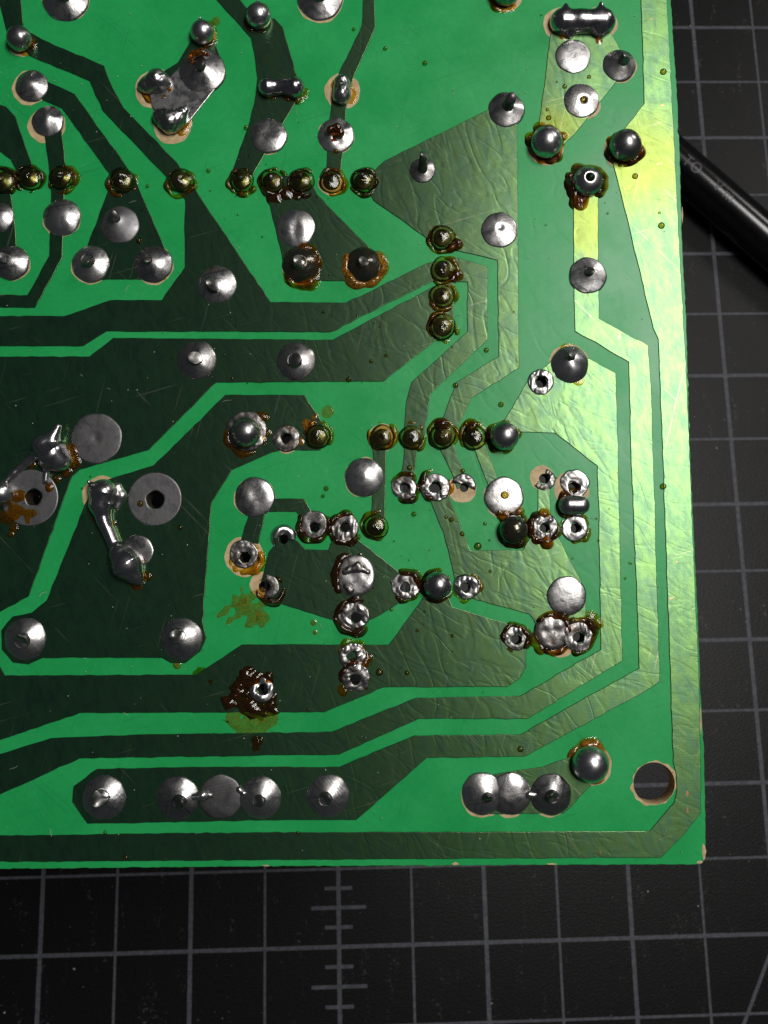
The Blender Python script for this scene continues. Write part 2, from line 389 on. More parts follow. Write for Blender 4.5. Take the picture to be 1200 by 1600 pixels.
# ------------------------------------------------------------------ pen lying on the mat, running under the board
PR = 4.15
pa = mt(1063, 260, PR); pb = mt(1200, 379, PR); pd = (pb - pa); pd[2] = 0; pd /= np.linalg.norm(pd)
pen = bpy.data.objects.new('pen', None); COL.objects.link(pen)
pen['label'] = 'glossy black pen with faint grey lettering lying on the mat beside the circuit board'; pen['category'] = 'pen'
pen.location = Vector((pa[0], pa[1], PR + 0.03)) * U; pen.rotation_euler = (0, 0, math.atan2(pd[1], pd[0]))
def lathe_x(name, prof, mat_, parent, n=48):
    v = []; f = []
    for x, r in prof:
        for i in range(n): a = 2 * math.pi * i / n; v.append((x, r * math.cos(a), r * math.sin(a)))
    for k_ in range(len(prof) - 1):
        for i in range(n): f.append((k_ * n + i, k_ * n + (i + 1) % n, (k_ + 1) * n + (i + 1) % n, (k_ + 1) * n + i)[::-1])
    f.append(tuple(range(n))); f.append(tuple((len(prof) - 1) * n + i for i in range(n))[::-1])
    return mesh_obj(name, v, f, mat_, parent, smooth=True)
lathe_x('barrel', [(-58, 2.7), (-57.6, 3.3), (-30, 4.0), (-10, PR), (40, PR), (75, 4.0), (75.3, 3.9)], 'pen', pen)
lathe_x('cap', [(-86, 2.2), (-85.5, 2.9), (-70, 3.6), (-58.2, 3.6), (-58.0, 3.4)], 'pen', pen)
lathe_x('end_plug', [(75.4, 3.6), (78, 3.5), (78.4, 3.0)], 'pen', pen)
def barrel_text(s_, x, ang, size):
    fc = bpy.data.curves.new('t', 'FONT'); fc.body = s_; fc.size = size * U; fc.extrude = 0; fc.resolution_u = 3
    to = bpy.data.objects.new('t', fc); COL.objects.link(to); dg = bpy.context.evaluated_depsgraph_get(); dg.update()
    tm = bpy.data.meshes.new_from_object(to.evaluated_get(dg)); bpy.data.objects.remove(to)
    bm = bmesh.new(); bm.from_mesh(tm); bmesh.ops.triangulate(bm, faces=bm.faces); bmesh.ops.subdivide_edges(bm, edges=bm.edges, cuts=2)
    for v in bm.verts:
        a = ang + v.co.y / (PR * U); R_ = (PR + 0.04) * U
        v.co = Vector((v.co.x + x * U, R_ * math.sin(a), R_ * math.cos(a)))
    bm.to_mesh(tm); bm.free(); tm.materials.append(M['pen_print'])
    q = bpy.data.objects.new('lettering', tm); COL.objects.link(q); q.parent = pen
barrel_text('TO', 0.0, -0.45, 2.9); barrel_text('V', 7.6, -0.42, 2.9); barrel_text('m', 10.2, -0.42, 2.9)

# ------------------------------------------------------------------ circuit board
board = bpy.data.objects.new('circuit_board', None); COL.objects.link(board); board.matrix_world = Matrix(BM.tolist())
board['label'] = 'green circuit board, solder side up, with copper tracks, solder joints and burnt flux'; board['category'] = 'circuit board'

def pl(pts): return [bd(*p) for p in pts]
TRACES = [
 [(-40,-40),(28,-40),(33,0),(38,47),(67,62),(163,103),(172,127),(193,168),(277,254),(310,303),(423,472),(540,473),(668,411),(717,403),(762,417),(762,531),(673,616),(663,683),(631,683),(634,630),(643,597),(730,518),(730,441),(677,439),(517,519),(167,518),(130,541),(-40,541),(-40,494),(100,494),(173,469),(253,469),(289,417),(289,312),(260,277),(160,173),(140,127),(47,88),(13,57),(0,8),(-40,-5)],
 [(-40,557),(140,557),(177,528),(520,531),(682,445),(709,441),(709,512),(680,533),(600,596),(338,598),(233,703),(125,734),(113,745),(45,932),(-40,978)],
 [(352,617),(476,617),(499,652),(515,683),(500,704),(440,704),(425,707),(362,735),(331,787),(317,970),(323,997),(313,1018),(290,1036),(267,1036),(253,1028),(67,1028),(45,1038),(20,1035),(3,1015),(2,985),(20,963),(50,957),(73,938),(128,800),(147,755),(240,727)],
 [(-40,1030),(0,1040),(8,1055),(307,1054),(378,1007),(607,1007),(660,935),(683,915),(700,930),(707,948),(790,973),(822,990),(822,1043),(812,1060),(793,1073),(600,1074),(507,1113),(125,1114),(-40,1170)],
 [(-40,1192),(0,1178),(80,1153),(230,1147),(400,1145),(518,1143),(650,1090),(812,1087),(938,1015),(937,900),(933,728),(867,677),(800,675),(787,683),(780,670),(788,657),(823,597),(863,563),(890,570),(920,560),(962,583),(964,640),(972,998),(973,1032),(825,1123),(655,1123),(530,1179),(125,1185),(-40,1260)],
 [(152,1201),(300,1198),(530,1198),(647,1149),(813,1147),(887,1105),(998,1044),(997,998),(985,700),(982,566),(898,518),(896,410),(896,290),(932,290),(934,300),(936,498),(1013,540),(1017,600),(1029,998),(1031,1065),(1000,1085),(820,1182),(667,1184),(557,1281),(400,1282),(137,1287),(113,1253),(115,1228)],
 [(1000,-40),(1001,0),(1006,162),(973,205),(955,233),(958,258),(973,317),(1020,513),(1028,530),(1031,600),(1045,998),(1048,1093),(1051,1190),(1056,1210),(1057,1235),(1053,1253),(1015,1298),(800,1299),(300,1301),(-40,1306),(-40,1347),(400,1344),(800,1341),(1033,1340),(1070,1302),(1095,1270),(1095,1183),(1092,1050),(1087,950),(1073,600),(1057,300),(1042,0),(1041,-40)],
 [(790,160),(762,172),(600,252),(568,283),(583,313),(667,373),(691,385),(725,395),(777,407),(779,557),(713,597),(690,657),(680,690),(705,700),(715,668),(737,622),(811,575),(809,300),(808,190)],
 [(583,680),(604,680),(601,820),(580,820)],
 [(632,690),(652,690),(647,756),(626,756)],
 [(686,700),(707,692),(725,735),(735,758),(714,764),(707,742)],
 [(735,690),(756,690),(778,747),(790,775),(770,775),(762,757)],
 [(665,765),(673,785),(693,833),(706,885),(712,915),(729,930),(745,938),(810,955),(827,960),(840,980),(860,1000),(900,1000),(916,970),(915,933),(908,907),(873,840),(850,815),(830,838),(817,859),(735,860),(705,782),(697,760)],
 [(840,752),(860,752),(860,815),(840,815)],
 [(420,862),(435,845),(465,845),(477,858),(513,859),(520,840),(545,830),(560,843),(625,895),(640,915),(620,945),(583,967),(553,975),(523,970),(443,945),(405,920),(413,890)],
 [(410,779),(475,779),(486,797),(495,820),(475,818),(463,800),(410,800)],
 [(390,800),(416,795),(404,850),(376,845)],
 [(75,128),(117,147),(200,263),(213,283),(220,300),(260,392),(258,437),(137,437),(125,415),(137,383),(168,300),(172,273),(97,170),(67,157),(55,140)],
 [(68,200),(96,200),(104,262),(112,277),(101,300),(100,340),(99,367),(98,403),(55,481),(-40,481),(-40,461),(43,461),(77,400),(78,367),(80,300),(77,270)],
 [(-40,150),(10,167),(25,183),(52,262),(58,277),(40,285),(27,270),(17,250),(0,237),(-40,225)],
 [(-40,290),(15,295),(20,320),(28,395),(20,430),(-40,440)],
 [(300,60),(334,60),(347,100),(340,135),(298,188),(285,205),(258,200),(242,170),(225,140),(250,115),(278,98)],
 [(325,-40),(338,0),(392,60),(397,83),(402,123),(397,163),(387,200),(360,277),(375,295),(395,275),(413,243),(443,193),(457,170),(468,150),(465,120),(442,43),(430,30),(392,20),(372,-5),(360,-40)],
 [(413,283),(418,310),(440,397),(447,437),(480,439),(548,439),(568,428),(582,392),(497,305),(480,275),(425,275)],
 [(567,-40),(585,-40),(585,0),(587,43),(552,123),(545,150),(541,172),(540,190),(536,240),(533,270),(530,290),(508,290),(509,270),(511,240),(514,190),(517,172),(520,140),(530,113),(565,40),(567,0)],
 [(860,52),(955,52),(973,85),(985,110),(963,128),(895,213),(870,235),(840,225),(842,195),(853,110)],
 [(760,1211),(847,1198),(890,1183),(925,1190),(923,1227),(893,1260),(880,1271),(750,1272),(728,1245)],
]
# drilled holes left open by desoldering (photo pixels, radius in pixels)
for x, y, r in [(447,685,8),(632,762,7.5),(680,762,9),(725,762,7),(850,748,8),(896,762,9),(899,825,7.5),(851,825,7.5),(492,824,8),(539,824,7.5),(443,843,7.5),(383,871,9),(413,917,9),(633,918,7.5),(727,918,7.5),(556,965,8),(411,1077,8),(555,1061,8),(807,999,8),(904,996,8.5),(845,597,9),(53,777,13),(243,781,14)]:
    HOLES.append((*bd(x, y), r / S))
def is_hole(x, y, d=1.2):
    bx, by = bd(x, y); return [h for h in HOLES if math.hypot(h[0] - bx, h[1] - by) < d]

# --- laminate with its mounting hole and chipped edge
edge = [(1046,-60),(1048,0),(1057,133),(1062,233),(1067,400),(1072,487),(1078,700),(1092,998),(1095,1083),(1100,1167),(1103,1317),(1102,1338),(1098,1347),(1088,1351),(800,1352),(400,1354),(0,1358),(-60,1359)]
ol = []
er = random.Random(3)
for (x0, y0), (x1, y1) in zip(edge[:-1], edge[1:]):
    n_ = max(1, int(math.hypot(x1 - x0, y1 - y0) / 7))
    for i in range(n_):
        q = i / n_; j = er.gauss(0, 0.38) if er.random() > 0.05 else er.gauss(0, 0.9)
        L = math.hypot(x1 - x0, y1 - y0); ol.append((x0 + (x1 - x0) * q + j * (y1 - y0) / L, y0 + (y1 - y0) * q - j * (x1 - x0) / L))
ol += [(-60, 1359), (-60, -60)]
hx, hy = bd(1022, 1224); hr = 31.5 / S
hole = [(hx + hr * (1 + er.gauss(0, .006)) * math.cos(2 * math.pi * i / 64), hy + hr * (1 + er.gauss(0, .006)) * math.sin(2 * math.pi * i / 64)) for i in range(64)]
me = curve_mesh([pl(ol), hole], 0.74, 0.06, -0.80)
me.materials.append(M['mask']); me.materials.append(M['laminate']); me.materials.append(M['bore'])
lam = bpy.data.objects.new('laminate', me); COL.objects.link(lam); lam.parent = board
drill(lam)
HA = np.array(HOLES)
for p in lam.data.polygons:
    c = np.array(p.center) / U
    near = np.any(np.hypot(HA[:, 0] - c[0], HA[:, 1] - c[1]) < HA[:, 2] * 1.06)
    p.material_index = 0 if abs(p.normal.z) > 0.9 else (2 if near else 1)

def ragged_ring(name, x, y, r0, r1, mat_, z, seed, hfun=None, n=48):
    """thin patch between two radii with an uneven outline, px units"""
    bx, by = bd(x, y); rr = random.Random(seed); v = []; f = []
    ph = [rr.uniform(0, 6.28) for _ in range(4)]
    for i in range(n):
        a = 2 * math.pi * i / n
        ro = r1 * (1 + 0.025 * math.sin(2 * a + ph[0]) + 0.02 * math.sin(5 * a + ph[1]) + 0.012 * math.sin(11 * a + ph[2]))
        if hfun: ro = r0 + (ro - r0) * hfun(a)
        for q in (r0, ro): v.append((bx + q / S * math.cos(a), by + q / S * math.sin(a), z))
    for i in range(n): j = (i + 1) % n; f.append((2 * i, 2 * i + 1, 2 * j + 1, 2 * j))
    v2 = [(q[0], q[1], -0.02) for q in v[1::2]]; b0 = len(v); v += v2
    for i in range(n): j = (i + 1) % n; f.append((2 * i + 1, b0 + i, b0 + j, 2 * j + 1))
    return mesh_obj(name, v, f, mat_, board)
er2 = random.Random(9); lob = [er2.uniform(0, 6.28) for _ in range(3)]
ragged_ring('mounting_hole_rim', 1022, 1224, 31.7, 37.0, 'laminate', 0.012, 4, lambda a: max(0.10, 0.42 + 0.40 * math.sin(a * 2 + 0.2) + 0.2 * math.sin(7 * a + lob[0]) + 0.2 * math.sin(13 * a + lob[1])), 90)

# --- chips of bare laminate along the board edge
for x, y, a, b in [(1094.5,1125,1.6,20),(1100,1330,3,14),(415,1352.5,6,1.2),(712,1349.5,5,3),(862,1350,9,1.2),(1093,1347,6,2),(1066,335,1.2,14)]:
    bx, by = bd(x, y); n_ = 12; rr = random.Random(int(x))
    v = [(bx + a / S * math.cos(6.283 * i / n_) * rr.uniform(.6, 1.2), by + b / S * math.sin(6.283 * i / n_) * rr.uniform(.6, 1.2), 0.010) for i in range(n_)] + [(bx, by, 0.02)]
    mesh_obj('edge_chip', v, [(i, (i + 1) % n_, n_) for i in range(n_)], 'laminate', board)

# --- exposed laminate round the pads
for n_, (x, y, r) in enumerate([(47,137,29),(73,196,30),(243,139,33),(270,196,31),(535,143,29.5),(103,-2,39),(500,0,38.5),(789,-8,28.5),(876,37,28),(938,36,28),(852,231,29),(974,235,31),(968,105,27.5),(911,160,29),(382,870,31),(411,914,20.5),(722,764,22),(847,747,19.5),(893,765,28),(875,998,29),(923,1195,32),(890,569,32),(160,776,32),(97,342,30.5),(20,412,28),(142,415,31),(241,415,31),(471,417,30),(568,416,30),(420,214,29.5),(525,213,29.5),(398,778,32),(569,746,31.5),(787,778,32),(597,684,22),(755,1243,33.5),(797,1243,33),(860,1243,32.5),(33,68,22),(317,58,20.5),(518,286,21),(447,688,21),(385,680,22)]):
    q = ragged_ring('exposed_laminate', x, y, 0.5, r, 'laminate', 0.014, n_ + 20)
    drill(q)

# --- copper tracks
wr = random.Random(77)
def wobble(poly, step=11, amp=0.42):
    r = []
    for (x0, y0), (x1, y1) in zip(poly, poly[1:] + poly[:1]):
        L = math.hypot(x1 - x0, y1 - y0); n_ = max(1, int(L / step)); r.append((x0, y0))
        for i in range(1, n_):
            j = wr.gauss(0, amp); q = i / n_; r.append((x0 + (x1 - x0) * q - j * (y1 - y0) / L, y0 + (y1 - y0) * q + j * (x1 - x0) / L))
    return r
for tr in TRACES:
    me = curve_mesh([pl(wobble(tr))], 0.016, 0.048, 0.008, 2); me.materials.clear(); me.materials.append(M['trace'])
    o = bpy.data.objects.new('copper_track', me); COL.objects.link(o); o.parent = board
    drill(o)

# ------------------------------------------------------------------ solder
SEED = [100]
def sd(): SEED[0] += 1; return SEED[0]
TOP = 0.07
def lead(parent, x, y, r, h, z0, tilt=(0, 0), cut=0.3, ang=None, mat_='lead'):
    """clipped component lead: round wire with a sheared, slightly burred end (mm)"""
    rr = random.Random(sd()); n = 14; ang = rr.uniform(0, 6.28) if ang is None else ang
    v = []; f = []
    lv = [(z0 - 0.2, 1.25), (z0 + h * 0.25, 1.08), (z0 + h * 0.7, 1.0), (z0 + h * 0.96, 0.98), (z0 + h, 0.90)]
    for k_, (z, q) in enumerate(lv):
        for i in range(n):
            a = 2 * math.pi * i / n; R_ = r * q * (1 + 0.07 * rr.uniform(-1, 1))
            fz = z + (cut * r * 2 * math.cos(a - ang) * (z - z0) / h if k_ > 1 else 0)
            t_ = (z - z0)
            v.append((x + R_ * math.cos(a) + tilt[0] * t_, y + R_ * math.sin(a) + tilt[1] * t_, fz))
    for k_ in range(4):
        for i in range(n): f.append((k_ * n + i, k_ * n + (i + 1) % n, (k_ + 1) * n + (i + 1) % n, (k_ + 1) * n + i))
    v.append((x + tilt[0] * h, y + tilt[1] * h, z0 + h)); c = len(v) - 1
    for i in range(n): f.append((4 * n + i, 4 * n + (i + 1) % n, c))
    o = mesh_obj('component_lead', v, f, mat_, parent, smooth=True)
    return o

def flux_ring(parent, x, y, R, amt, mat_='flux', off=(0, 0), hole=None, w_=None, seed=None):
    """uneven flux collar round a joint; R in mm, amt is its height in mm"""
    s_ = sd() if seed is None else seed; w_ = w_ or 0.20 * R + 0.04
    if mat_ == 'flux': amt *= 0.75; w_ *= 1.25
    rr = random.Random(s_); p1, p2, p3 = (rr.uniform(0, 6.28) for _ in range(3))
    def F(X, Y, Z):
        r = np.hypot(X - x - off[0], Y - y - off[1]); a = np.arctan2(Y - y - off[1], X - x - off[0])
        m = 0.55 + 0.35 * np.sin(a + p1) + 0.25 * np.sin(2 * a + p2) + 0.15 * np.sin(5 * a + p3)
        ro = R * (1 + 0.05 * np.sin(3 * a + p2) + 0.03 * np.sin(7 * a + p1))
        nn = nz(X, Y, Z * 0, 5.0, s_) * 0.22 + nz(X, Y, Z * 0, 9.0, s_ + 1) * (0.10 if mat_ == 'crust' else 0.04)
        hgt = amt * np.clip(m + nn, 0, 2.0) * np.exp(-((r - ro) / (w_ * (0.7 + 0.5 * np.clip(m, 0, 1.5)))) ** 2) * 1.5 - 0.05
        d = (Z - 1.15 * hgt) * 0.7
        if hole: d = np.maximum(d, hole[2] - np.hypot(X - hole[0], Y - hole[1]))
        return d
    e = R + 3.2 * w_ + 0.1
    o = sdf_obj('flux_residue', parent, mat_, F, (x + off[0] - e, y + off[1] - e, -0.02), (x + off[0] + e, y + off[1] + e, TOP + amt * 2.6 + 0.1), 0.05); o['kind'] = 'stuff'
    return o

def dome(px, py, rp, H=0.36, p=2.0, mat_='satin', peak=0.0, pw=0.32, off=(0, 0), rough=0.022, rf=2.6, ld=None, fl=0, fm='flux', ell=(1, 1, 0), pit=0.0):
    """soldered pad: px centre, px radius, height as a share of the radius, optional solder peak, lead and flux"""
    x, y = bd(px, py); R = rp / S; s_ = sd(); ox, oy = off[0] * R, off[1] * R
    ca, sa = math.cos(ell[2]), math.sin(ell[2])
    def F(X, Y, Z):
        u, v = X - x, Y - y
        u, v = (u * ca + v * sa) / ell[0], (-u * sa + v * ca) / ell[1]
        a = np.arctan2(v, u); r = np.hypot(u, v) / R * (1 + 0.012 * np.sin(3 * a + s_) + 0.010 * np.sin(7 * a + 2 * s_))
        h = np.where(r < 1, 0.82 * H * R * (1 - np.clip(r, 0, 1) ** p) + 0.05, 0.05 - (r - 1) * R * 1.6)
        d = np.hypot(X - x - ox, Y - y - oy) / R
        h = h + 0.6 * peak * R * np.exp(-(d / (pw * 1.3)) ** 2) - pit * R * np.exp(-(d / 0.2) ** 2)
        h = h + rough * nz(X, Y, Z * 0, rf, s_) * np.clip(1.3 - r, 0, 1)
        return (Z - TOP - h) * 0.75
    zt = TOP + (H + peak) * R + 0.25
    e = R * max(ell[:2]) + 0.12
    o = sdf_obj('solder_joint', board, mat_, F, (x - e, y - e, -0.03), (x + e, y + e, zt), 0.06)
    if ld:
        lr, lh, tx, ty = ld
        lead(o, x + ox, y + oy, lr * R, lh * R, TOP + (0.80 * H + 0.42 * peak) * R - 0.02, (tx, ty), random.Random(s_).uniform(0.25, 0.7))
    if fl: flux_ring(o, x, y, R * 1.02, fl, fm)
    return o

def ball(px, py, rp, mat_='bright', zc=0.45, zs=0.92, fl=0.25, fm='flux', fo=(0, 0), tip=None, hole=None, rough=0.0, fw=None, pit=0.0):
    """shiny rounded solder ball"""
    x, y = bd(px, py); R = rp / S; s_ = sd()
    def F(X, Y, Z):
        d = (np.sqrt((X - x) ** 2 + (Y - y) ** 2 + ((Z - TOP - zc * R) / zs) ** 2) - R)
        if tip is not None:
            t0 = (x + tip[0] * R, y + tip[1] * R, TOP + zc * R + tip[2] * R)
            for q, rq in ((0.35, 0.42), (0.7, 0.22), (1.0, 0.09)):
                d = smin(d, np.sqrt((X - x - (t0[0] - x) * q) ** 2 + (Y - y - (t0[1] - y) * q) ** 2 + (Z - TOP - zc * R - tip[2] * R * q) ** 2) - rq * R * 0.8, 0.18 * R)
        if hole: d = smax(d, hole * R - np.hypot(X - x, Y - y), 0.18 * R)
        if pit: d = smax(d, pit * R - np.sqrt((X - x - .15 * R) ** 2 + (Y - y) ** 2 + (Z - TOP - (zc + zs) * R) ** 2), 0.1 * R)
        if rough: d = d + rough * nz(X, Y, Z, 5.0, s_)
        return d
    e = R * (1.5 if tip is not None else 1.15) + 0.05
    o = sdf_obj('solder_joint', board, mat_, F, (x - e, y - e, -0.03), (x + e, y + e, TOP + (zc + 1.3) * R + 0.1), 0.06)
    if fl: flux_ring(o, x, y, R * 1.0, fl, fm, (fo[0] * R, fo[1] * R), None, fw)
    return o

def glazed(px, py, rp, fl=0.3, fm='flux', fo=(0, 0)):
    """solder joint drowned in clear resin: dark metal and the lead show through the glassy cap"""
    o = dome(px, py, rp * 0.66, 0.42, 1.6, 'dark', 0.10, 0.30, (random.uniform(-.1, .1), random.uniform(-.05, .15)), 0.03, 4.0, (random.uniform(.22, .36), random.uniform(.2, .5), random.uniform(-.3, .3), random.uniform(-.2, .4)))
    x, y = bd(px, py); R = rp / S; s_ = sd(); zc, zr = 0.04, random.uniform(0.42, 0.62) * R; ph_ = random.uniform(0, 6.28); tl = random.uniform(0.0, 0.12) * R
    def F(X, Y, Z):
        a = np.arctan2(Y - y, X - x); q = 1 + 0.03 * np.sin(2 * a + s_) + 0.025 * np.sin(3 * a + 2 * s_)
        return np.sqrt(((X - x) / q) ** 2 + ((Y - y) / q) ** 2 + ((Z - zc - tl * np.cos(a - ph_)) * R / zr) ** 2) - R + 0.022 * nz(X, Y, Z, 3.5, s_)
    e = R * 1.12
    sdf_obj('resin_cap', o, 'resin', F, (x - e, y - e, 0.0), (x + e, y + e, zc + zr + 0.1), 0.055)
    flux_ring(o, x, y, R * 1.02, fl * 0.8, fm, (fo[0] * R, fo[1] * R), None, 0.14 * R + 0.03)
    return o

def hollow(px, py, rp, mat_='rough', th=0.085, crater=0.6, fl=0.3, fm='crust', fo=(0, 0), ell=(1, 1, 0), gap=None, jag=0.032):
    """desoldered eyelet: torn ring of solder round an open drilled hole"""
    x, y = bd(px, py); R = rp / S; s_ = sd(); vr = random.Random(s_); jag = jag * vr.uniform(0.4, 1.25); th = th * vr.uniform(0.6, 1.3); lop = vr.uniform(0.2, 0.8); hs = is_hole(px, py, R); hx_, hy_, hr_ = hs[0] if hs else (x, y, 0.4)
    ca, sa = math.cos(ell[2]), math.sin(ell[2])
    def F(X, Y, Z):
        u, v = X - x, Y - y
        u, v = (u * ca + v * sa) / ell[0], (-u * sa + v * ca) / ell[1]
        a = np.arctan2(v, u); r = np.hypot(u, v) / R
        edge_ = 1 + 0.055 * nz(np.cos(a), np.sin(a), 0 * a, 2.2, s_ + 3) + 0.02 * nz(np.cos(a), np.sin(a), 0 * a, 8.0, s_ + 4)
        ridge = np.exp(-((r - 0.62) / 0.28) ** 2)
        n1 = nz(X, Y, Z * 0, 4.5, s_); n2 = np.abs(nz(X, Y, Z * 0, 8.0, s_ + 7))
        h = th * (0.7 + 0.5 * ridge + lop * np.sin(a + s_)) + jag * (n1 + 1.2 * n2)
        if gap is not None:
            g_ = np.cos(a - gap[0]); h = np.where(g_ > gap[1], h - 0.5 * (g_ - gap[1]) / (1 - gap[1]) - 0.1, h)
        h = np.where(r < edge_, np.minimum(h, (edge_ - r) * R * 2.0 + 0.01), (edge_ - r) * R * 2.0)
        d = (Z - TOP - h) * 0.7
        return np.maximum(d, hr_ * (1.0 + 0.12 * np.sin(3 * np.arctan2(Y - hy_, X - hx_) + s_)) - np.hypot(X - hx_, Y - hy_))
    e = R * max(ell[:2]) * 1.18 + 0.05
    o = sdf_obj('solder_joint', board, mat_, F, (x - e, y - e, -0.05), (x + e, y + e, TOP + th * 1.6 + jag * 3.5 + 0.1), 0.055)
    if fl: flux_ring(o, x, y, R * 1.03, fl * 0.9, fm, (fo[0] * R, fo[1] * R), (hx_, hy_, hr_ * 1.3), 0.22 * R)
    return o

def blob(pts, mat_='bright', q=0.35, fl=None, subs=(), flat=1.0, name='solder_joint', parent=None, rough=0.0, holes=()):
    """free-form solder: chain of (px, py, radius px, height px) balls joined by cones; list of chains"""
    chains = [[(*bd(a, b), r / S, TOP + z / S) for a, b, r, z in ch] for ch in pts]
    allp = [p for ch in chains for p in ch]; s_ = sd()
    def F(X, Y, Z):
        d = None
        for ch in chains:
            if len(ch) == 1:
                a = ch[0]; e = np.sqrt((X - a[0]) ** 2 + (Y - a[1]) ** 2 + (Z - a[3]) ** 2) - a[2]; d = e if d is None else smin(d, e, q)
            for a, b in zip(ch[:-1], ch[1:]):
                A = np.array([a[0], a[1], a[3]]); B = np.array([b[0], b[1], b[3]]) - A; L2 = B @ B
                t = np.clip(((X - A[0]) * B[0] + (Y - A[1]) * B[1] + (Z - A[2]) * B[2]) / L2, 0, 1)
                e = np.sqrt((X - A[0] - t * B[0]) ** 2 + (Y - A[1] - t * B[1]) ** 2 + (Z - A[2] - t * B[2]) ** 2) - (a[2] + (b[2] - a[2]) * t)
                d = e if d is None else smin(d, e, q)
        if rough: d = d + rough * nz(X, Y, Z, 6.0, s_) + 0.6 * rough * nz(X, Y, Z, 13.0, s_ + 1)
        for h in holes: d = np.maximum(d, h[2] - np.hypot(X - h[0], Y - h[1]))
        return d
    lo = [min(p[i] - p[2] for p in allp) - 0.25 for i in (0, 1)] + [-0.04]
    hi = [max(p[i] + p[2] for p in allp) + 0.25 for i in (0, 1)] + [max(p[3] + p[2] for p in allp) + 0.2]
    return sdf_obj(name, parent or board, mat_, F, lo, hi, 0.06)

def puddle(parent, pts, mat_='film', hgt=0.08, name='flux_residue', rough=0.4, holes=()):
    """spilled flux: overlapping soft patches (px, py, radius px, height factor)"""
    P = [(*bd(a, b), r / S, z) for a, b, r, z in pts]; s_ = sd()
    def F(X, Y, Z):
        h = -0.8
        for a in P: h = np.maximum(h, a[3] * np.clip(1 - ((X - a[0]) ** 2 + (Y - a[1]) ** 2) / a[2] ** 2, -0.8, 1))
        h = hgt * (h + rough * (nz(X, Y, Z * 0, 5.0, s_) * 0.4 + nz(X, Y, Z * 0, 10.0, s_ + 1) * (0.22 if mat_ == 'crust' else 0.05))) - 0.02
        d = (Z - (0.0 if mat_ == 'film' else 0.04) - h) * 0.7
        for q in holes: d = np.maximum(d, q[2] - np.hypot(X - q[0], Y - q[1]))
        return d
    lo = [min(p[i] - p[2] * 1.2 for p in P) for i in (0, 1)] + [0.004]
    hi = [max(p[i] + p[2] * 1.2 for p in P) for i in (0, 1)] + [TOP + hgt * 3.2 + 0.1]
    o = sdf_obj(name, parent, mat_, F, lo, hi, 0.05); o['kind'] = 'stuff'
    return o

# --- satin joints with clipped leads
L_ = lambda r=0.24, h=0.42, tx=0.0, ty=0.0: (r * 1.3, h * 0.75, tx * 0.5, ty * 0.5)
dome(103, -1, 37, 0.42, ld=L_(0.26, 0.7, .1, .3), peak=.1)
dome(500, -2, 36.5, 0.34, ld=L_(0.25, 1.6, .05, .25), peak=.15)
ball(789, -8, 24, fl=0.12)
dome(50, 135, 26, 0.40, peak=0.12, off=(-.1, .1)); dome(75, 190, 25, 0.30, peak=0.25, off=(.1, .1), rough=0.05, rf=5)
dome(97, 340, 29.5, 0.42, 2.0); dome(-3, 340, 25, 0.40, 2.0, rough=0.03)
dome(18, 411, 27.5, 0.42, ld=L_(0.22, .25), peak=.12, off=(-.2, .1))
dome(188, 352, 30, 0.26, mat_='dull', ld=L_(0.2, .35, -.2, .4), peak=.2, pw=.25, off=(-.2, .25))
dome(142, 413, 29.5, 0.38, ld=L_(0.27, .22, .1, 0), peak=.1, off=(-.05, .05))
dome(240, 413, 29.5, 0.42, ld=L_(0.2, .22, -.1, .1), peak=.14, off=(-.2, .1))
dome(340, 445, 30, 0.36, ld=L_(0.28, .20, .1, .1), peak=.15, off=(-.1, -.15), pw=.4)
dome(308, 563, 30.5, 0.40, ld=L_(0.26, .25), peak=.1); dome(463, 565, 30, 0.36, ld=L_(0.28, .22), peak=.1, off=(-.05, -.02))
dome(420, 213, 28.5, 0.16, 3.0, rough=0.05, rf=2.5); dome(525, 212, 28.5, 0.26, 2.0, mat_='satin', rough=0.06, rf=5.0, pit=.15)
blob([[(517, 209, 6, 12), (528, 205, 5, 14), (533, 214, 6, 12), (524, 221, 4, 12)]], 'crust', 0.12, name='flux_residue', parent=bpy.data.objects['solder_joint'], rough=0.03)
dome(463, 357, 30, 0.18, 3.0, rough=0.06, rf=3.0)
dome(470, 414, 29, 0.50, 1.9, 'glaze', ld=L_(.26, .25), peak=.12, fl=0.28); dome(568, 415, 29, 0.52, 1.9, 'glaze', ld=L_(.2, .3), peak=.12, fl=0.28, fm='film')
dome(660, 267, 20, 0.24, ld=(0.34, 1.6, .02, .28), peak=.25, pw=.45)
dome(791, 172, 28.5, 0.26, ld=(0.28, .75, .12, .1), peak=.25, pw=.38, off=(.05, .05))
dome(780, 360, 28.5, 0.20, 1.9, rough=0.012, pit=.05, off=(.05, .1)); dome(895, 89, 28, 0.10, 3.5, rough=0.02)
dome(967, 103, 26, 0.28, ld=(0.30, .5, .2, .2), peak=.3, pw=.42, off=(.15, .05)); dome(908, 158, 28, 0.22, 2.0, pit=.12, off=(.1, -.02))
dome(918, 431, 29, 0.26, 1.5, ld=(.24, .26, 0, 0), peak=.18, off=(0, .1)); dome(890, 570, 29, 0.52, 1.9, 'bright', ld=(.22, .35, .05, .3), peak=.1, off=(-.05, .3), fl=.1)
dome(569, 746, 30, 0.36, 1.9, peak=.05, rough=.02); dome(398, 777, 30.5, 0.15, 3.0, rough=0.035, rf=4.0)
dome(787, 776, 30, 0.08, 4.0, rough=0.015); dome(885, 931, 30, 0.10, 3.5, rough=0.03, rf=1.8)
dome(40, 998, 32, 0.42, ld=L_(.26, .25), peak=.08, off=(0, -.05)); dome(284, 998, 32, 0.44, ld=L_(.26, .25), peak=.08, off=(-.1, .15))
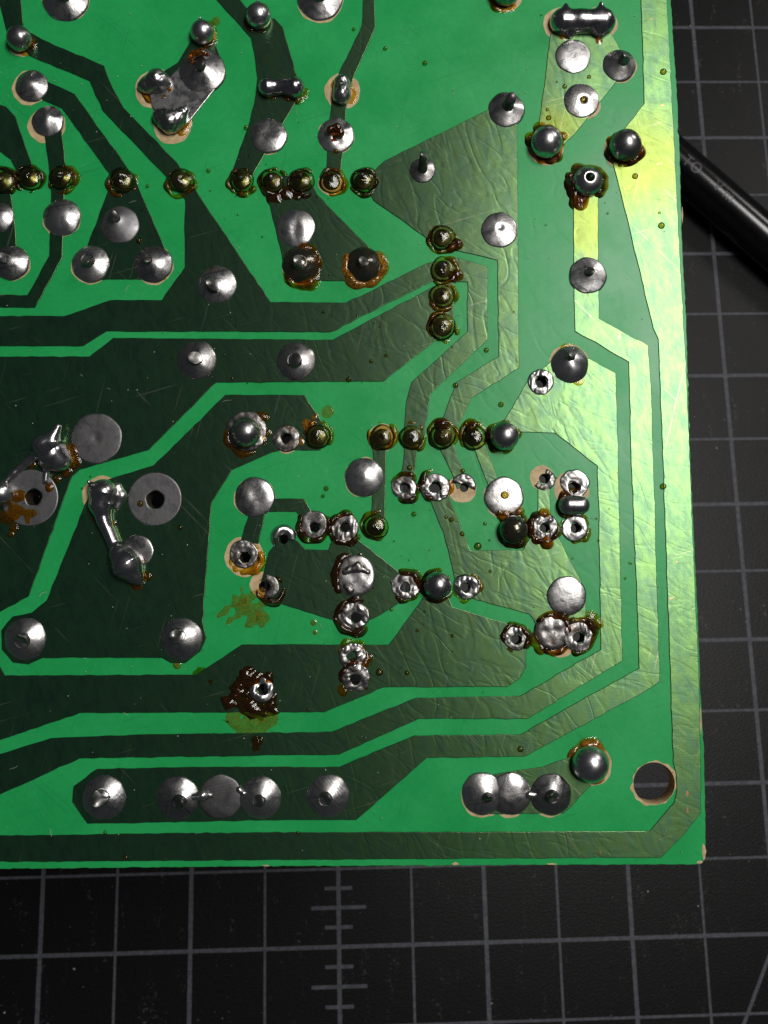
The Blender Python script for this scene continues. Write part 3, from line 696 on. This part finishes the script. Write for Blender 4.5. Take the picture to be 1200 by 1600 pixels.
dome(163, 1246, 33, 0.42, ld=L_(.28, .25, .05, .2), peak=.14, off=(-.05, .1)); dome(513, 1243, 32, 0.42, ld=L_(.24, .2), peak=.15, off=(-.1, -.05))
dome(278, 1246, 32, 0.34, ld=(.30, .3, .1, 0), peak=.16, off=(.15, -.1)); dome(345, 1245, 33, 0.07, 4, 'dull', rough=0.012); dome(407, 1246, 31.5, 0.44, ld=L_(.22, .2), peak=.14, off=(0, -.05))
blob([[(304, 1243, 5, 4), (318, 1241, 8, 4), (330, 1242, 4, 3)]], 'satin', 0.2, rough=0.02); blob([[(374, 1232, 4, 3), (382, 1238, 5, 3)]], 'satin', 0.2, rough=0.02)
dome(754, 1240, 31.5, 0.34, ld=(.24, .3, 0, 0), peak=.15, off=(.2, -.1)); dome(797, 1240, 31.5, 0.22, 2.5, rough=0.04, rf=3); dome(860, 1241, 31, 0.40, ld=(.30, .25, 0, 0), peak=.2, pw=.42)
blob([[(826, 1240, 6, 3), (834, 1241, 5, 3)]], 'satin', 0.2)
dome(151, 685, 39.5, 0.025, 6, 'dull', rough=0.012, pit=.03); 
for x, y, r in ((47, 778, 44), (242, 780, 41.5)):
    bx, by = bd(x, y); h_ = is_hole(x, y, 1.5)[0]
    def Fp(X, Y, Z, bx=bx, by=by, h_=h_, r=r):
        q = np.hypot(X - bx, Y - by); d = np.where(q < r / S, 0.05 + 0.008 * nz(X, Y, Z * 0, 2.0, int(r)), 0.05 - (q - r / S) * 1.5)
        return np.maximum((Z - TOP - d) * .75, h_[2] * (1 + .04 * np.sin(5 * np.arctan2(Y - h_[1], X - h_[0]))) - np.hypot(X - h_[0], Y - h_[1]))
    sdf_obj('bare_pad', board, 'dull', Fp, (bx - r / S - .1, by - r / S - .1, -.03), (bx + r / S + .1, by + r / S + .1, .3), .06)
dome(215, 861, 24.5, 0.05, 5, 'satin')

# --- tinned island at the top with its four joints
me = curve_mesh([pl([(296,92),(322,76),(340,100),(338,138),(300,186),(284,204),(258,196),(238,168),(234,150),(262,126),(282,104)])], 0.03, 0.06, 0.055, 3); me.materials.clear(); me.materials.append(M['satin'])
o = bpy.data.objects.new('tinned_pad', me); COL.objects.link(o); o.parent = board
o = dome(316, 112, 37, 0.30, 1.7, 'satin', peak=.22, pw=.42, ld=(.22, .25, 0, 0))
blob([[(301, 101, 4, 14), (307, 93, 6, 15), (318, 90, 5, 16), (328, 95, 3, 15)]], 'flux', 0.15, name='flux_residue', parent=o, rough=0.03)
ball(318, 56, 19, tip=(-.1, 1.0, .55), fl=.18)
o = blob([[(232, 136, 14, 3), (248, 130, 18, 5), (256, 132, 14, 4)], [(224, 138, 7, 6)]], 'bright', 0.25, rough=0.02); flux_ring(o, *bd(245, 135), 22 / S, .22)
o = blob([[(252, 186, 13, 4), (268, 192, 20, 4), (280, 188, 14, 6), (292, 178, 6, 12)]], 'bright', 0.25, rough=0.035); flux_ring(o, *bd(268, 190), 24 / S, .12)

# --- shiny balls
ball(34, 66, 20, fl=.12, rough=.015); ball(405, 31, 20.5, fl=.20, tip=(0, 1.05, .5))
ball(852, 228, 25, fl=.34, fm='crust', fw=.34); ball(974, 233, 25, fl=.30, fm='crust'); ball(787, 683, 22.5, fl=.18, fm='crust')
ball(683, 915, 21.5, fl=.24, fm='crust'); ball(920, 1192, 28, zc=.3, fl=.16, fm='film'); 
o = ball(917, 286, 23.5, zc=.20, zs=.8, fl=.42, fm='crust', fw=.40, hole=.26, fo=(-.1, -.1))
puddle(o, [(905, 315, 17, 1.4), (898, 300, 14, 1.2), (940, 277, 8, 1), (890, 275, 8, 1)], 'crust', .22)
puddle(bpy.data.objects['solder_joint'], [(830, 215, 10, 1), (845, 200, 12, 1), (880, 213, 9, 1.3)], 'flux', .16)
o = dome(385, 674, 32, 0.10, 4, 'rough', rough=.05, rf=9, fl=.2); ball(386, 678, 23.5, zc=.5, fl=.10)
o = ball(801, 828, 22, 'glaze', fl=.34, fm='crust'); puddle(o, [(790, 805, 14, 1.2), (780, 800, 8, 1), (810, 800, 9, 1)], 'flux', .2)

# --- flux-drowned row joints
for x, y, r in [(6,283,22),(47,279,20.5),(97,278,20.5),(192,283,21),(284,283,21),(378,283,20),(425,283,20.5),(471,283,21),(518,284,19.5),(568,283,20.5)]:
    glazed(x, y, r, 0.30, 'crust' if x in (6, 47, 425, 471, 568) else 'flux', (random.uniform(-.1, .15), random.uniform(-.2, -.05)))
for x, y, r in [(691,372,21),(692,421,20.5),(690,463,20.5),(691,511,22)]:
    glazed(x, y, r, .30, 'flux', (.05, -.05))
for x, y in ((714, 382), (715, 430)): puddle(bpy.data.objects['solder_joint'], [(x, y, 11, 1.3), (x - 8, y + 4, 9, 1)], 'crust', .22)
puddle(bpy.data.objects['solder_joint'], [(430, 310, 14, 1), (448, 303, 13, 1.2), (465, 306, 10, 1)], 'crust', .18)
for x, y, r in [(497,683,20),(597,684,20.5),(643,684,20),(692,682,21),(740,684,20),(587,823,20)]:
    glazed(x, y, r, .22, 'flux', (0, .15))
puddle(bpy.data.objects['solder_joint'], [(690, 664, 13, 1.3)], 'crust', .25); puddle(bpy.data.objects['solder_joint'], [(736, 667, 13, 1.1)], 'crust', .22)
puddle(bpy.data.objects['solder_joint'], [(480, 665, 16, 1), (470, 690, 10, 1), (490, 650, 10, .9)], 'film', .14)

# --- desoldered eyelets
hollow(447, 685, 20.5, fl=0, jag=.035); hollow(632, 762, 20, fl=.22); hollow(680, 762, 22, fl=.20, fo=(.1, .25)); hollow(725, 759, 19, fl=0, gap=(-1.9, -.1))
hollow(850, 749, 17.5, fl=0, gap=(2.5, .3)); hollow(898, 756, 22, 'satin', .08, fl=0, jag=.02); hollow(898, 825, 20.5, 'satin', .10, fl=.14, jag=.03)
o = hollow(850, 824, 21, fl=.34); puddle(o, [(853, 848, 13, 1.3), (850, 803, 10, 1), (838, 845, 9, 1)], 'flux', .25, holes=is_hole(850, 824))
hollow(491, 821, 22, fl=.28); hollow(539, 824, 22, fl=.28, fo=(0, -.1)); hollow(443, 839, 19.5, 'bright', .22, fl=0, jag=.02, gap=(-1.6, .3)); hollow(382, 866, 22, fl=.22, fm='flux', fo=(.1, -.25))
hollow(418, 917, 19, fl=.30, gap=(3.1, .2), fo=(.3, -.2)); hollow(633, 916, 21, fl=.34); hollow(729, 916, 20, 'satin', .16, fl=.18, fm='flux', jag=.04); hollow(553, 963, 24, fl=.34, ell=(1.05, .85, 0))
hollow(409, 1078, 19.5, 'bright', .16, fl=0, jag=.035); hollow(805, 997, 19, fl=.28); hollow(845, 597, 20, 'satin', .12, fl=0, jag=.035)
o = dome(555, 900, 30.5, 0.09, 8, 'satin', rough=.022, rf=4.0, fl=.20, fm='crust', ell=(1.0, 1.05, 0))
blob([[(540, 893, 6, 3), (560, 886, 7, 3), (574, 893, 5, 2)], [(540, 915, 5, 2), (548, 922, 6, 2)]], 'rough', .2, rough=.03, parent=o, name='torn_solder')
o = hollow(550, 1026, 21.5, th=.14, fl=.22, fm='flux', jag=.045); hollow(556, 1059, 22, th=.12, fl=.24, jag=.04)
puddle(o, [(535, 1078, 12, 1), (577, 1030, 10, 1)], 'flux', .12)
o = dome(862, 988, 27, 0.12, 5, 'rough', rough=.045, rf=5.0, fl=.26, fm='crust'); hollow(903, 993, 24, th=.16, fl=.24, jag=.05)
puddle(o, [(922, 968, 14, 1), (936, 975, 9, 1), (838, 1000, 12, 1.1), (845, 1012, 11, 1)], 'flux', .16)
# burnt flux heaped beside the eyelet at the bottom
puddle(bpy.data.objects['solder_joint'], [(392, 1062, 24, 1.2), (375, 1082, 22, 1.1), (400, 1100, 26, .9), (425, 1100, 16, .7), (360, 1097, 14, .9), (420, 1060, 12, .8)], 'crust', .24, holes=[(h[0], h[1], .62) for h in is_hole(411, 1077)], rough=.8)
puddle(board, [(390, 1130, 34, .9), (415, 1125, 26, .9), (370, 1120, 22, .8)], 'film', .06, 'flux_stain'); puddle(board, [(403, 1158, 12, 1.2), (402, 1168, 10, 1)], 'crust', .10, 'flux_stain')
puddle(board, [(385, 945, 30, .9), (400, 965, 22, 1), (360, 955, 22, .5), (410, 935, 18, .9)], 'film', .07, 'flux_stain', .7); puddle(board, [(317, 1060, 15, .9), (330, 1066, 10, .8)], 'crust', .05, 'flux_stain', .9)
puddle(board, [(490, 973, 7, 1), (492, 988, 5, 1)], 'film', .08, 'flux_stain'); puddle(board, [(277, 1040, 8, 1)], 'film', .08, 'flux_stain'); puddle(board, [(338, 33, 9, 1)], 'film', .07, 'flux_stain'); puddle(board, [(512, 645, 14, .8)], 'film', .06, 'flux_stain')

# --- the chain of ball, ball and eyelet on the right
o = blob([[(886, 790, 15, 8), (904, 790, 15, 8)]], 'bright', .3); flux_ring(o, *bd(896, 790), 21 / S, .2, 'crust')

# --- solder bridges
o = blob([[(878, 38, 21, 4), (905, 38, 17, 7), (940, 38, 21, 4)], [(881, 30, 7, 14), (881, 19, 4, 15)], [(934, 30, 7, 14), (935, 18, 4, 17)], [(890, 55, 7, 2)], [(935, 52, 10, 3)]], 'chrome', .35)
puddle(o, [(880, 58, 12, .8), (935, 60, 16, .8), (905, 25, 9, .6)], 'film', .14)
o = blob([[(420, 140, 16, 5), (440, 140, 11, 6), (460, 141, 17, 6)]], 'chrome', .25, rough=.01); flux_ring(o, *bd(422, 140), 17 / S, .16); flux_ring(o, *bd(460, 141), 18 / S, .22)
o = blob([[(535, 133, 13, 5), (534, 152, 15, 5)]], 'bright', .3, rough=.02); lead(o, *bd(533, 142), .26, .35, 1.0, (.0, .1)); flux_ring(o, *bd(534, 146), 20 / S, .10)
# long splash on the left: ball over its pad, thin neck, heavy teardrop
o = blob([[(164, 772, 23, 6), (160, 790, 17, 7), (165, 815, 11, 6), (180, 850, 10, 6)], [(152, 768, 8, 10), (144, 754, 2.5, 16)], [(172, 784, 6, 12), (177, 789, 2.5, 16)], [(190, 866, 18, 6), (201, 883, 24, 6), (213, 900, 13, 5), (221, 909, 5.5, 5)]], 'chrome', .28)
puddle(o, [(213, 858, 10, 1), (226, 875, 8, 1), (230, 900, 10, 1.1), (180, 885, 9, 1), (215, 910, 14, .9), (150, 810, 9, .8), (176, 818, 8, 1)], 'flux', .17)
o = blob([[(183, 762, 9, -2), (190, 775, 8, -2), (183, 792, 6, -2)]], 'satin', .3)
o = blob([[(84, 710, 26, 6), (73, 698, 18, 8), (86, 688, 11, 11), (96, 670, 6, 14)], [(96, 720, 19, 5)], [(64, 708, 9, 6), (45, 722, 6, 4), (24, 740, 5, 4), (8, 758, 6, 5)], [(76, 728, 6, 4), (73, 752, 4.5, 4)]], 'chrome', .25)
puddle(o, [(110, 706, 16, 1.4), (116, 722, 14, 1.2), (104, 735, 12, 1), (78, 762, 10, 1.1), (90, 748, 8, .8), (50, 725, 9, .7), (30, 735, 10, .7)], 'flux', .22)
o = blob([[(6, 771, 20, 7), (-4, 775, 20, 6)]], 'bright', .25)
puddle(o, [(30, 775, 22, 1), (25, 800, 22, 1.1), (45, 806, 18, .9), (12, 805, 18, 1), (22, 825, 10, 1), (18, 835, 7, 1)], 'flux', .15, holes=is_hole(53, 777))

# --- beads and spatter of flux: too small and too many to pick apart
vs, fs = [], []
def bead(x, y, r):
    bx, by = bd(x, y); R = r / S; b0 = len(vs); n = 10
    for k_, (q, z) in enumerate(((1.0, 0.0), (0.92, 0.38), (0.65, 0.75))):
        for i in range(n): a = 2 * math.pi * i / n; vs.append((bx + q * R * math.cos(a), by + q * R * math.sin(a), 0.06 + z * R))
    vs.append((bx, by, 0.06 + 0.98 * R))
    for k_ in range(2):
        for i in range(n): fs.append((b0 + k_ * n + i, b0 + k_ * n + (i + 1) % n, b0 + (k_ + 1) * n + (i + 1) % n, b0 + (k_ + 1) * n + i))
    for i in range(n): fs.append((b0 + 2 * n + i, b0 + 2 * n + (i + 1) % n, b0 + 3 * n))
for x, y, r in [(1036,113,5.5),(1033,353,5.5),(992,276,5),(1036,760,5),(712,602,4.5),(783,632,4.5),(760,547,4),(545,593,4.5),(580,565,3.5),(603,556,3),(505,488,3),(363,592,3),(857,185,4.5),(855,172,3),(920,121,3.5),(882,136,4),(747,853,6),(722,834,4),(705,812,4),(697,808,3),(758,818,3),(640,731,4.5),(723,736,4),(220,787,5.5),(282,824,4),(647,803,4),(510,763,4),(505,775,3),(385,200,4),(664,99,4),(602,76,3.5),(553,46,3),(813,1170,5),(636,1051,4),(652,985,3),(707,993,3),(482,1108,3),(593,1050,6),(332,421,4),(364,442,3),(397,790,4),(522,1241,5),(525,237,5),(911,158,8),(788,774,7),(197,1339,4),(165,1300,3),(466,1301,3),(612,952,3),(766,893,3),(326,267,3.5),(231,291,3),(218,377,5),(475,372,5),(312,95,4),(1030,333,2.5)]: bead(x, y, r)
rb = random.Random(21)
for _ in range(120):
    cx_, cy_ = rb.choice([(680, 500), (450, 330), (600, 850), (850, 850), (880, 250), (450, 1050), (350, 480), (150, 760), (640, 1000), (300, 300)])
    x, y = rb.gauss(cx_, 75), rb.gauss(cy_, 75)
    if 0 < x < 1030 and 0 < y < 1330: bead(x, y, rb.uniform(0.8, 2.0))
mesh_obj('flux_spatter', vs, fs, 'bead', board, smooth=True, kind='stuff')

vs, fs = [], []
rd = random.Random(31)
for _ in range(260):
    x, y = rd.uniform(0, 1090), rd.uniform(0, 1340); bead(x, y, rd.uniform(0.35, 1.0))
for _ in range(26):      # lint: short curved hairs
    x, y, a = rd.uniform(0, 1080), rd.uniform(0, 1330), rd.uniform(0, 6.28)
    for i in range(rd.randint(5, 13)): bead(x, y, 0.42); x += 1.1 * math.cos(a); y += 1.1 * math.sin(a); a += rd.uniform(-.25, .25)
mesh_obj('dust_specks', vs, fs, 'dust', board, smooth=True, kind='stuff')

# --- nicks through to bare copper on the right-hand track
for x, y, a, b, r in [(1048,935,5,1.2,.35),(1073,1240,2.5,5,0),(1074,1266,2.2,5,.1),(1035,165,4,1.2,0),(1031,256,5,1.5,.2),(1018,30,3,1,0),(968,525,1.5,9,-.3),(1057,878,2,1,0),(980,1315,.5,14,-.25),(890,1312,.5,16,.5),(938,1332,1.0,5,.3)]:
    bx, by = bd(x, y); n_ = 9; rr = random.Random(int(x * 7 + y)); v = []
    for i in range(n_):
        c_, s_ = a / S * math.cos(6.283 * i / n_) * rr.uniform(.5, 1.3), b / S * math.sin(6.283 * i / n_) * rr.uniform(.7, 1.2)
        v.append((bx + c_ * math.cos(r) - s_ * math.sin(r), by + c_ * math.sin(r) + s_ * math.cos(r), 0.0745))
    v.append((bx, by, 0.0760)); mesh_obj('copper_nick', v, [(i, (i + 1) % n_, n_) for i in range(n_)], 'nick', board)
